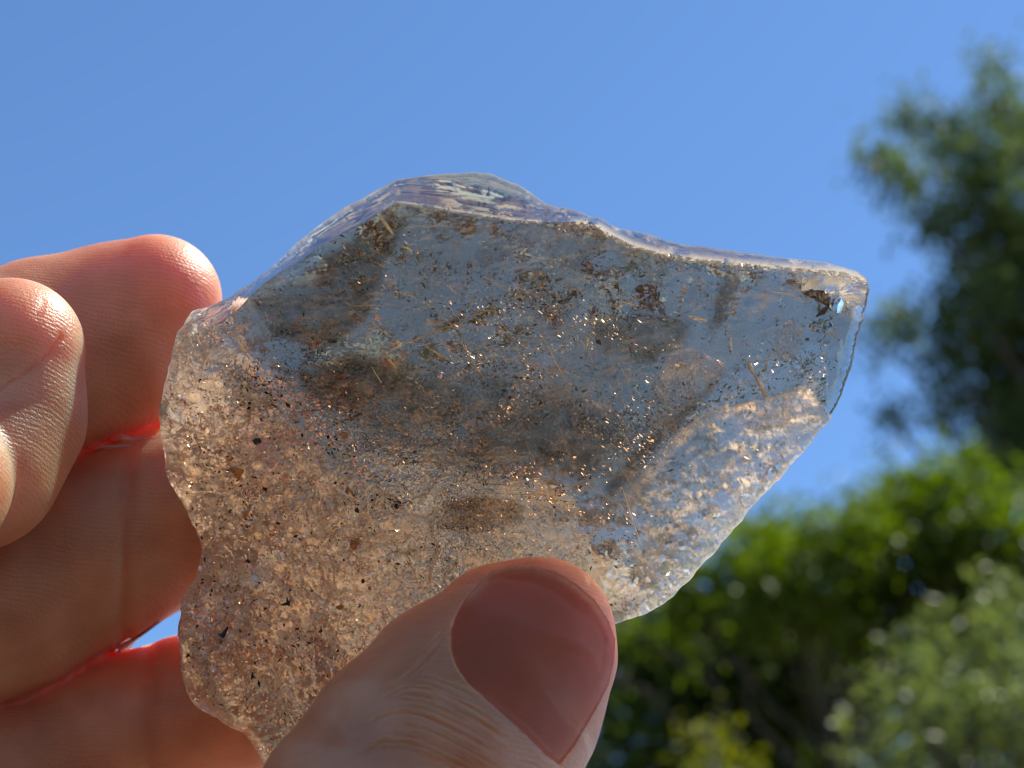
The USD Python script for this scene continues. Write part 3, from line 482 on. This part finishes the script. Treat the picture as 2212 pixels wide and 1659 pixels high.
# ---------------------------------------------------------------- the hand
def bone_chain(spec, mm=False):
    """(px, py, z mm, radius mm) joints, radius as seen in true size"""
    j = [(np.array([x, y, z]) if mm else local(x, y, z), r) for x, y, z, r in spec]
    return [(a[0], b[0], a[1], b[1]) for a, b in zip(j[:-1], j[1:])]
FINGERS = {
    'index': [(338, 646, -19.0, 8.4), (240, 690, -19.0, 9.4), (90, 730, -16.0, 9.8), (-60, 800, -8.0, 10.2), (-330, 960, 8.0, 10.6), (-800, 1300, 22.0, 13.0)],
    'index_pad': [(280, 780, -19.5, 8.8), (120, 830, -16.5, 9.6)],
    'index_middle': [(25, 755, -1.5, 8.6), (0, 900, -1.0, 9.6), (-60, 1000, 3.0, 9.8), (-330, 960, 8.0, 10.6)],
    'index_base': [(-165, 1040, 13.0, 9.7), (-330, 1080, 14.0, 10.8), (-800, 1300, 22.0, 13.0)],
    'middle': [(620, 1050, -22.0, 8.0), (470, 1075, -22.5, 10.6), (340, 1118, -21.5, 11.7), (200, 1180, -19.0, 12.5), (0, 1285, -15.0, 12.9), (-300, 1430, -6.0, 11.6), (-850, 1600, 5.0, 13.0)],
    'ring': [(700, 1440, -21.0, 8.0), (540, 1500, -22.0, 9.4), (420, 1545, -21.0, 10.2), (250, 1600, -19.0, 10.9), (0, 1690, -15.0, 11.0), (-300, 1840, -8.0, 11.0), (-850, 1930, -8.0, 12.5)],
    'little': [(520, 1900, -22.0, 6.8), (360, 1945, -21.0, 8.0), (150, 2010, -19.0, 8.6), (-250, 2130, -13.0, 9.4), (-780, 2230, -16.0, 11.5)],
    'thumb': [(1172, 1352, 17.5, 7.4), (1165, 1410, 18.0, 7.9), (1100, 1520, 21.0, 9.6), (985, 1660, 25.0, 12.3), (800, 1900, 30.0, 13.0), (520, 2250, 34.0, 14.0), (0, 2800, 26.0, 17.0)],
    'thumb_side': [(1040, 1330, 16.5, 4.6), (935, 1445, 19.0, 6.2), (840, 1590, 23.0, 7.8), (770, 1720, 27.0, 9.5)],
}
PALM = [(-800, 1300, 22.0, 13.0), (-850, 1600, 6.0, 14.0), (-850, 1930, -6.0, 14.0), (-780, 2230, -14.0, 13.0), (-500, 2750, 0.0, 20.0), (0, 2800, 26.0, 17.0), (-500, 2750, 8.0, 20.0), (-850, 1600, 10.0, 15.0)]
FOREARM = [(-90.0, -112.0, 6.0, 21.0), (-112.0, -122.0, 40.0, 23.0), (-150.0, -139.0, 100.0, 27.0)]      # mm
def sd_bones(p, bones, k):
    d = None
    e = np.array([[a - ra, a + ra] for a, b, ra, rb in bones] + [[b - rb, b + rb] for a, b, ra, rb in bones]); lo, hi = e[:, 0].min(0) - 9, e[:, 1].max(0) + 9
    near = ((p > lo) & (p < hi)).all(1)
    if not near.all():
        out = np.full(len(p), 9.0, np.float32)
        if near.any(): out[near] = np.minimum(sd_bones(p[near], bones, k), 9.0)
        return out
    for a, b, ra, rb in bones:
        ab = (b - a).astype(np.float32); t = np.clip(((p - a.astype(np.float32)) @ ab) / (ab @ ab), 0, 1)
        q = np.linalg.norm(p - a.astype(np.float32) - t[:, None] * ab, axis=1) - (ra + t * (rb - ra))
        d = q if d is None else smin(d, q, k)
    return d
def smin(a, b, k):
    h = np.maximum(k - np.abs(a - b), 0) / k
    return np.minimum(a, b) - h * h * k * .25
def sd_hand(p):
    p = p.astype(np.float32)
    s = {n: sd_bones(p, bone_chain(c), 2.5) for n, c in FINGERS.items()}
    ind = smin(s['index'], s['index_pad'], 5.0)
    ind = smin(ind, smin(s['index_middle'], s['index_base'], .8), .9)
    th = smin(s['thumb'], s['thumb_side'], 5.0)
    d = smin(smin(ind, s['middle'], .8), smin(s['ring'], s['little'], .8), .8)
    palm = smin(sd_bones(p, bone_chain(PALM), 8.0), sd_bones(p, bone_chain(FOREARM, True), 8.0), 14.0)
    return smin(smin(d, th, 3.0), palm, 7.0)
def surface_nets(fun, lo, hi, h):
    ax = [np.arange(l, u + h, h) for l, u in zip(lo, hi)]; shape = [len(a) for a in ax]; D = np.empty(shape, np.float32)
    yz = np.stack(np.meshgrid(ax[1], ax[2], indexing='ij'), -1).reshape(-1, 2)
    for i0 in range(0, shape[0], 8):
        xs = ax[0][i0:i0 + 8]; p = np.concatenate([np.column_stack([np.full(len(yz), x), yz]) for x in xs]); D[i0:i0 + len(xs)] = fun(p).reshape(len(xs), shape[1], shape[2])
    S = D < 0; cnt = sum(S[i:shape[0] - 1 + i, j:shape[1] - 1 + j, k:shape[2] - 1 + k].astype(np.int8) for i in (0, 1) for j in (0, 1) for k in (0, 1))
    act = np.argwhere((cnt > 0) & (cnt < 8)); ids = -np.ones([s - 1 for s in shape], np.int64); ids[tuple(act.T)] = np.arange(len(act))
    acc, num = np.zeros((len(act), 3)), np.zeros(len(act))
    for o in np.ndindex(2, 2, 2):
        for ax_ in range(3):
            if o[ax_]: continue
            o2 = list(o); o2[ax_] = 1
            d0, d1 = D[tuple((act + o).T)], D[tuple((act + o2).T)]; cross = (d0 < 0) != (d1 < 0); t = np.where(cross, d0 / np.where(cross, d0 - d1, 1), 0)
            q = np.array(o, float) + np.eye(3)[ax_] * t[:, None]; acc += q * cross[:, None]; num += cross
    V = np.array(lo) + h * (act + acc / num[:, None]); F = []
    for ax_ in range(3):
        u, w = (ax_ + 1) % 3, (ax_ + 2) % 3; sl0 = [slice(1, s - 1) for s in shape]; sl0[ax_] = slice(0, shape[ax_] - 1); sl1 = list(sl0); sl1[ax_] = slice(1, shape[ax_])
        a, b = S[tuple(sl0)], S[tuple(sl1)]; e = np.argwhere(a != b); off = np.ones(3, int); off[ax_] = 0; e0 = e + off; du, dw = np.eye(3, dtype=int)[u], np.eye(3, dtype=int)[w]
        quad = np.stack([ids[tuple((e0 - du - dw).T)], ids[tuple((e0 - dw).T)], ids[tuple(e0.T)], ids[tuple((e0 - du).T)]], 1)
        flip = ~a[tuple(e.T)]; quad[flip] = quad[flip][:, ::-1]; F.append(quad)
    F = np.vstack(F); return V, np.vstack([F[:, [0, 1, 2]], F[:, [0, 2, 3]]])
pts_all = np.vstack([local(*np.array(c).T[:3]) for c in list(FINGERS.values()) + [PALM]] + [np.array(FOREARM)[:, :3]])
hv, hf = surface_nets(sd_hand, pts_all.min(0) - 28, pts_all.max(0) + 28, 1.1)
hm = trimesh.Trimesh(hv, hf, process=False); hm = hm.subdivide()
def project(v, it=2):
    for _ in range(it):
        d = sd_hand(v); e = .05; g = np.stack([sd_hand(v + np.eye(3)[k] * e) - sd_hand(v - np.eye(3)[k] * e) for k in range(3)], 1) / (2 * e)
        v = v - g * (d / np.maximum((g * g).sum(1), .2))[:, None]
    return v
trimesh.smoothing.filter_taubin(hm, iterations=6)
hv = project(np.array(hm.vertices), 1); hm = trimesh.Trimesh(hv, hm.faces, process=False); trimesh.smoothing.filter_taubin(hm, iterations=4)
def refine(m, keep):
    """halves the edges of the kept faces only; the new points on the border lie on straight edges"""
    x_, y_ = to_px(np.asarray(m.triangles_center)); n_ = m.face_normals[:, 2] > -.15
    v_, f_ = trimesh.remesh.subdivide(np.array(m.vertices), np.array(m.faces), face_index=np.flatnonzero(keep(x_, y_, m.triangles_center[:, 2]) & n_))
    return trimesh.Trimesh(v_, f_, process=False)
for _ in range(2): hm = refine(hm, lambda x, y, z: (z > 8) & (x > 560) & (x < 1350) & (y > 1180) & (y < 1690))
hx, hy = to_px(hm.vertices); hp = np.column_stack([hx, hy]); hn = np.array(hm.vertex_normals); disp = np.zeros(len(hp)); facing = hn[:, 2] > -.2
def W3(cx, cy): return 518.4 + .4166 * cx, 1094.4 + .4166 * cy
WR = [[(1080, 660), (1000, 740), (900, 850), (800, 930), (700, 945)], [(900, 885), (1000, 900), (1090, 935), (1180, 960)], [(760, 1030), (900, 975), (1050, 1000), (1200, 1060), (1400, 1150)], [(700, 1085), (850, 1030), (1000, 1060), (1150, 1130), (1350, 1230)],
      [(800, 1100), (950, 1090), (1100, 1150), (1300, 1260)], [(640, 1190), (800, 1155), (950, 1180), (1150, 1260), (1300, 1345)], [(660, 1260), (800, 1235), (900, 1275), (1010, 1360)], [(860, 930), (980, 940), (1120, 1000)], [(900, 1020), (1050, 1045), (1250, 1130)], [(1000, 960), (1150, 1000), (1330, 1090)]]
thumb_side_of = (hm.vertices[:, 2] > 8) & (hx > 400)
wr_ = np.random.default_rng(61); g0, g1 = np.array([W3(*c) for c in [(700, 960), (860, 885), (1000, 890), (1110, 940), (1250, 1010), (1420, 1130)]]), np.array([W3(*c) for c in [(560, 1330), (760, 1230), (920, 1270), (1080, 1340), (1250, 1440), (1500, 1600)]])
lines = [(np.array([W3(*c) for c in [(1085, 640), (1000, 745), (900, 850), (800, 930), (690, 960)]]), .22, 3.0), (np.array([W3(*c) for c in [(1060, 640), (960, 740), (850, 830)]]), .16, 2.6), (np.array([W3(*c) for c in [(1040, 720), (960, 810), (840, 900), (700, 930)]]), .14, 2.6)]
for k in range(46):
    t = k / 45.0 + wr_.normal() * .02; c = g0 * (1 - t) + g1 * t; u0 = wr_.uniform(0, .4); u1 = wr_.uniform(.7, 1.0); c = np.stack([np.interp(np.linspace(u0, u1, 8), np.linspace(0, 1, 6), c[:, q]) for q in (0, 1)], 1)
    lines.append((c + wr_.normal(size=(1, 2)) * 2, wr_.choice([.09, .15, .24], p=[.5, .3, .2]), wr_.uniform(1.9, 3.2)))
zone = np.flatnonzero(thumb_side_of & facing & (hx > 560) & (hx < 1340) & (hy > 1150) & (hy < 1900)); zp = hp[zone]; dz = np.zeros(len(zone))
for i, (w, dep, wid) in enumerate(lines):
    d = polyline_dist(zp, w) + 4.0 * (meshkit.fbm(np.column_stack([zp / 24, np.full(len(zp), i)]), 2, 90 + i) - .5)
    along = np.linalg.norm(zp - w.mean(0), axis=1) / (np.linalg.norm(w[-1] - w[0]) * .5); dep_ = dep * smoothstep(1.05, .55, along)
    dz -= dep_ * np.exp(-(d / wid) ** 2) * (.35 + 1.0 * meshkit.fbm(np.column_stack([zp / 40, np.full(len(zp), i + .5)]), 2, 7)) - .3 * dep_ * np.exp(-((d - 2.4 * wid) / (1.6 * wid)) ** 2)
dz *= smoothstep(600, 680, zp[:, 0]) * smoothstep(1690, 1665, zp[:, 1])
disp[zone] += dz * np.where(inside(Polygon([(1035, 1259), (1202, 1236), (1329, 1380), (1208, 1655), (973, 1403)]), zp), 0, 1)
CREASE = [([(135, 722), (105, 768), (60, 803), (10, 832), (-40, 850)], .45, 4.0, -6), ([(275, 985), (277, 1100), (272, 1250), (268, 1385)], .45, 16.0, -40), ([(322, 1400), (326, 1500), (330, 1659)], .45, 16.0, -40), ([(60, 700), (85, 680), (95, 650)], .25, 3.0, -6)]
for q, dep, wid, zmin in CREASE:
    d = polyline_dist(hp, np.array(q, float)); disp -= np.where((hm.vertices[:, 2] > zmin) & (hx < 480) & facing, dep * np.exp(-(d / wid) ** 2), 0)
NAIL = np.array([(1035, 1259), (1060, 1235), (1102, 1223), (1152, 1223), (1202, 1236), (1247, 1263), (1287, 1298), (1314, 1340), (1329, 1380), (1327, 1428), (1315, 1478), (1295, 1518), (1264, 1573), (1235, 1619), (1208, 1655), (1177, 1632), (1135, 1590), (1089, 1548), (1052, 1515), (1010, 1478), (983, 1440), (973, 1403), (974, 1365), (986, 1328), (1006, 1292)], float)
tip_arc = NAIL[np.r_[24, 0:8]]; _dt = polyline_dist(hp, tip_arc); disp -= np.where(thumb_side_of & facing & inside(Polygon(NAIL).buffer(-4), hp), .0 * np.exp(-(_dt / 34.0) ** 2), 0)
fold = NAIL[np.r_[13:25]]; d = polyline_dist(hp, fold); out = ~inside(Polygon(NAIL), hp)
disp += np.where(thumb_side_of & facing, np.where(out, .20 * np.exp(-(d / 26.0) ** 2), -.10 * np.exp(-(d / 12.0) ** 2)), 0)
hv = np.array(hm.vertices) + hn * disp[:, None]

skin_mat = mat('skin', {
    'g': ('geometry', {}), 'n': ('noise_texture', {'scale': 180.0, 'detail': 5.0}), 'r': ('rgb_ramp', {'ramp': [(0.3, (0.37, 0.172, 0.088)), (0.7, (0.46, 0.248, 0.142))]}),
    'mp': ('mapping', {'scale': (500.0, 700.0, 1900.0), 'rotation': (0.0, 0.0, 0.0)}), 'wv': ('noise_texture', {'scale': 1.0, 'detail': 2.0, 'distortion': .6}), 'n2': ('voronoi_texture', {'scale': 3200.0}), 'wave': ('wave_texture', {'wave_type': 'bands', 'bands_direction': 'z', 'scale': 560.0, 'distortion': 9.0, 'detail': 3.0, 'detail_scale': .35}), 'ad2': ('math', {'math_type': 'multiply_add', 'value2': .26}),
    'ad': ('math', {'math_type': 'multiply_add', 'value2': .6}), 'b': ('bump', {'strength': 0.55, 'distance': 0.00016}),
    'p': ('principled_bsdf', {'subsurface_method': 'random_walk', 'subsurface_weight': 1.0, 'subsurface_radius': (1.0, 0.28, 0.15), 'subsurface_scale': 0.0023, 'roughness': 0.5, 'specular_ior_level': 0.4})},
    [('g.position', 'n.vector'), ('n.fac', 'r.fac'), ('r.color', 'p.base_color'), ('g.position', 'mp.vector'), ('mp.vector', 'wv.vector'), ('g.position', 'n2.vector'), ('n2.distance', 'ad.value1'), ('wv.fac', 'ad.value3'), ('g.position', 'wave.vector'), ('wave.fac', 'ad2.value1'), ('ad.value', 'ad2.value3'), ('ad2.value', 'b.height'), ('b.normal', 'p.normal')])
hand = thing('person', 'person whose bare left hand grips the quartz between thumb and fingers', 'person', held(local(-500, 2750, 4)))
part(hand, 'skin', (held(hv), np.array(hm.faces)), skin_mat, smooth=True)
# thumb nail: a curved plate lying on the thumb
NAIL = np.array([(1035, 1259), (1060, 1235), (1102, 1223), (1152, 1223), (1202, 1236), (1247, 1263), (1287, 1298), (1314, 1340), (1329, 1380), (1327, 1428), (1315, 1478), (1295, 1518), (1264, 1573), (1235, 1619), (1208, 1655), (1177, 1632), (1135, 1590), (1089, 1548), (1052, 1515), (1010, 1478), (983, 1440), (973, 1403), (974, 1365), (986, 1328), (1006, 1292)], float)
nl = resample(NAIL, 6, True); nlp = Polygon(nl); gx = np.stack(np.meshgrid(np.arange(960, 1345, 7), np.arange(1210, 1665, 7)), -1).reshape(-1, 2).astype(float); gx = gx[inside(nlp.buffer(-4), gx)]
P = np.vstack([nl, gx]); T = Delaunay(P).simplices; T = orient(T[inside(nlp, P[T].mean(1))])
ray_o = np.repeat([[0, 0, DIST * 1000.0]], len(P), 0)
def thumb_depth(px, py):
    lo = np.full(len(px), 0.0); z = np.full(len(px), 60.0)
    for _ in range(70):
        p = local(px, py, z); z = z - np.maximum(sd_hand(p), 0.0) * .9; z = np.maximum(z, 4.0)
    return z
zt = thumb_depth(P[:, 0], P[:, 1]); dr = polyline_dist(P, np.vstack([nl, nl[:1]]))
A = np.column_stack([np.ones(len(P)), P[:, 0], P[:, 1], P[:, 0] ** 2, P[:, 0] * P[:, 1], P[:, 1] ** 2]); Pn = (P - [1150, 1420]) / 200
A = np.column_stack([np.ones(len(P)), Pn, Pn[:, 0] ** 2, Pn[:, 0] * Pn[:, 1], Pn[:, 1] ** 2]); ok = dr > 12
co = np.linalg.lstsq(A[ok], zt[ok], rcond=None)[0]; zs = A @ co
zt = np.maximum(zs, zt + .05) * smoothstep(0, 25, dr) + (zt + .05) * (1 - smoothstep(0, 25, dr)) + .16 * smoothstep(0, 16, dr)
n = len(P); k = np.arange(len(nl)); k2 = (k + 1) % len(nl)
nail_mat = mat('nail_plate', {'g': ('geometry', {}), 'n': ('noise_texture', {'scale': 700.0, 'detail': 3.0}), 'b': ('bump', {'strength': .12, 'distance': .0002}), 't': ('transparent_bsdf', {'color': (0.97, 0.66, 0.50)}), 'a': ('attribute', {'attribute': 'free_edge'}),
    'p': ('principled_bsdf', {'base_color': (0.26, 0.09, 0.055), 'roughness': 0.36, 'specular_ior_level': 0.3}), 'm': ('mix_closure', {'fac': .42}), 'tl': ('principled_bsdf', {'base_color': (0.52, 0.27, 0.14), 'roughness': 0.45}), 'm2': ('mix_closure', {})},
    [('g.position', 'n.vector'), ('n.fac', 'b.height'), ('b.normal', 'p.normal'), ('t.BSDF', 'm.closure1'), ('p.BSDF', 'm.closure2'), ('a.fac', 'm2.fac'), ('m.closure', 'm2.closure1'), ('tl.BSDF', 'm2.closure2')], surface='m2.closure')
nl_p, _ = part(hand, 'thumb_nail', (held(np.vstack([local(P[:, 0], P[:, 1], zt), local(P[:, 0], P[:, 1], zt - .7)])), np.vstack([T, T[:, ::-1] + n, np.column_stack([k, k + n, k2]), np.column_stack([k2, k + n, k2 + n])])), nail_mat, smooth=True)
UsdGeom.PrimvarsAPI(nl_p).CreatePrimvar('free_edge', Sdf.ValueTypeNames.FloatArray, 'vertex').Set(np.tile(  .4 * np.exp(-(polyline_dist(P, NAIL[np.r_[24, 0:8]]) / 15.0) ** 2), 2).astype(np.float32).tolist())

def blob(bones, k, h, mat_, name):
    b = [(np.array(a, float), np.array(c, float), ra, rb) for a, c, ra, rb in bones]; e = np.array([x[0] for x in b] + [x[1] for x in b]); r = max(max(x[2:]) for x in b) + 2 * h
    def f(p):
        d = None
        for a, c, ra, rb in b:
            ab = c - a; t = np.clip(((p - a) @ ab) / (ab @ ab), 0, 1); q = np.linalg.norm(p - a - t[:, None] * ab, axis=1) - (ra + t * (rb - ra)); d = q if d is None else smin(d, q, k)
        return d
    v, f_ = surface_nets(f, e.min(0) - r, e.max(0) + r, h); part(hand, name, (v, f_), mat_, smooth=True)
cloth = lambda n, c: mat(n, {'p': ('principled_bsdf', {'base_color': c, 'roughness': 0.9})})  # unseen body behind the camera, added to keep sky light off the hand
elbow, sh_l, sh_r = held(np.array([-300.0, -205.0, 330.0])), np.array([-0.20, -0.42, 1.36]), np.array([0.20, -0.42, 1.36]); cuff = held(np.array([-145.0, -137.0, 92.0]))
blob([((-.12, -.44, .98), (-.13, -.44, 1.30), .14, .13), ((.12, -.44, .98), (.13, -.44, 1.30), .14, .13), ((-.1, -.45, 1.3), (.1, -.45, 1.3), .13, .13), (sh_l, elbow, .065, .05), (elbow, cuff, .05, .037), (sh_r, (.30, -.18, 1.18), .065, .05), ((.30, -.18, 1.18), (.16, -.06, 1.47), .05, .035)], .06, .014, cloth('dark_shirt', (0.03, 0.035, 0.05)), 'unseen_shirt')
blob([((-.10, -.45, .10), (-.11, -.45, .92), .065, .10), ((.10, -.45, .10), (.11, -.45, .92), .065, .10), ((-.09, -.45, .95), (.09, -.45, .95), .12, .12)], .05, .018, cloth('dark_trousers', (0.04, 0.04, 0.045)), 'unseen_trousers')
blob([((-.10, -.46, .05), (-.11, -.30, .04), .045, .04)], .05, .01, cloth('shoe_leather', (0.05, 0.03, 0.02)), 'unseen_shoe'); blob([((.10, -.46, .05), (.11, -.30, .04), .045, .04)], .05, .01, cloth('shoe_leather_', (0.05, 0.03, 0.02)), 'unseen_shoe')
blob([((0, -.43, 1.38), (0, -.38, 1.50), .06, .055), ((0, -.37, 1.55), (0, -.36, 1.63), .075, .095), ((0, -.30, 1.545), (0, -.29, 1.53), .05, .04), ((0, -.275, 1.60), (0, -.255, 1.575), .012, .014), ((-.095, -.38, 1.58), (-.10, -.385, 1.61), .014, .018), ((.095, -.38, 1.58), (.10, -.385, 1.61), .014, .018)], .03, .008, skin_mat, 'unseen_head')
blob([((0, -.40, 1.62), (0, -.38, 1.665), .095, .085), ((-.05, -.43, 1.58), (.05, -.43, 1.58), .065, .065)], .04, .01, cloth('dark_hair', (0.03, 0.02, 0.015)), 'unseen_hair')
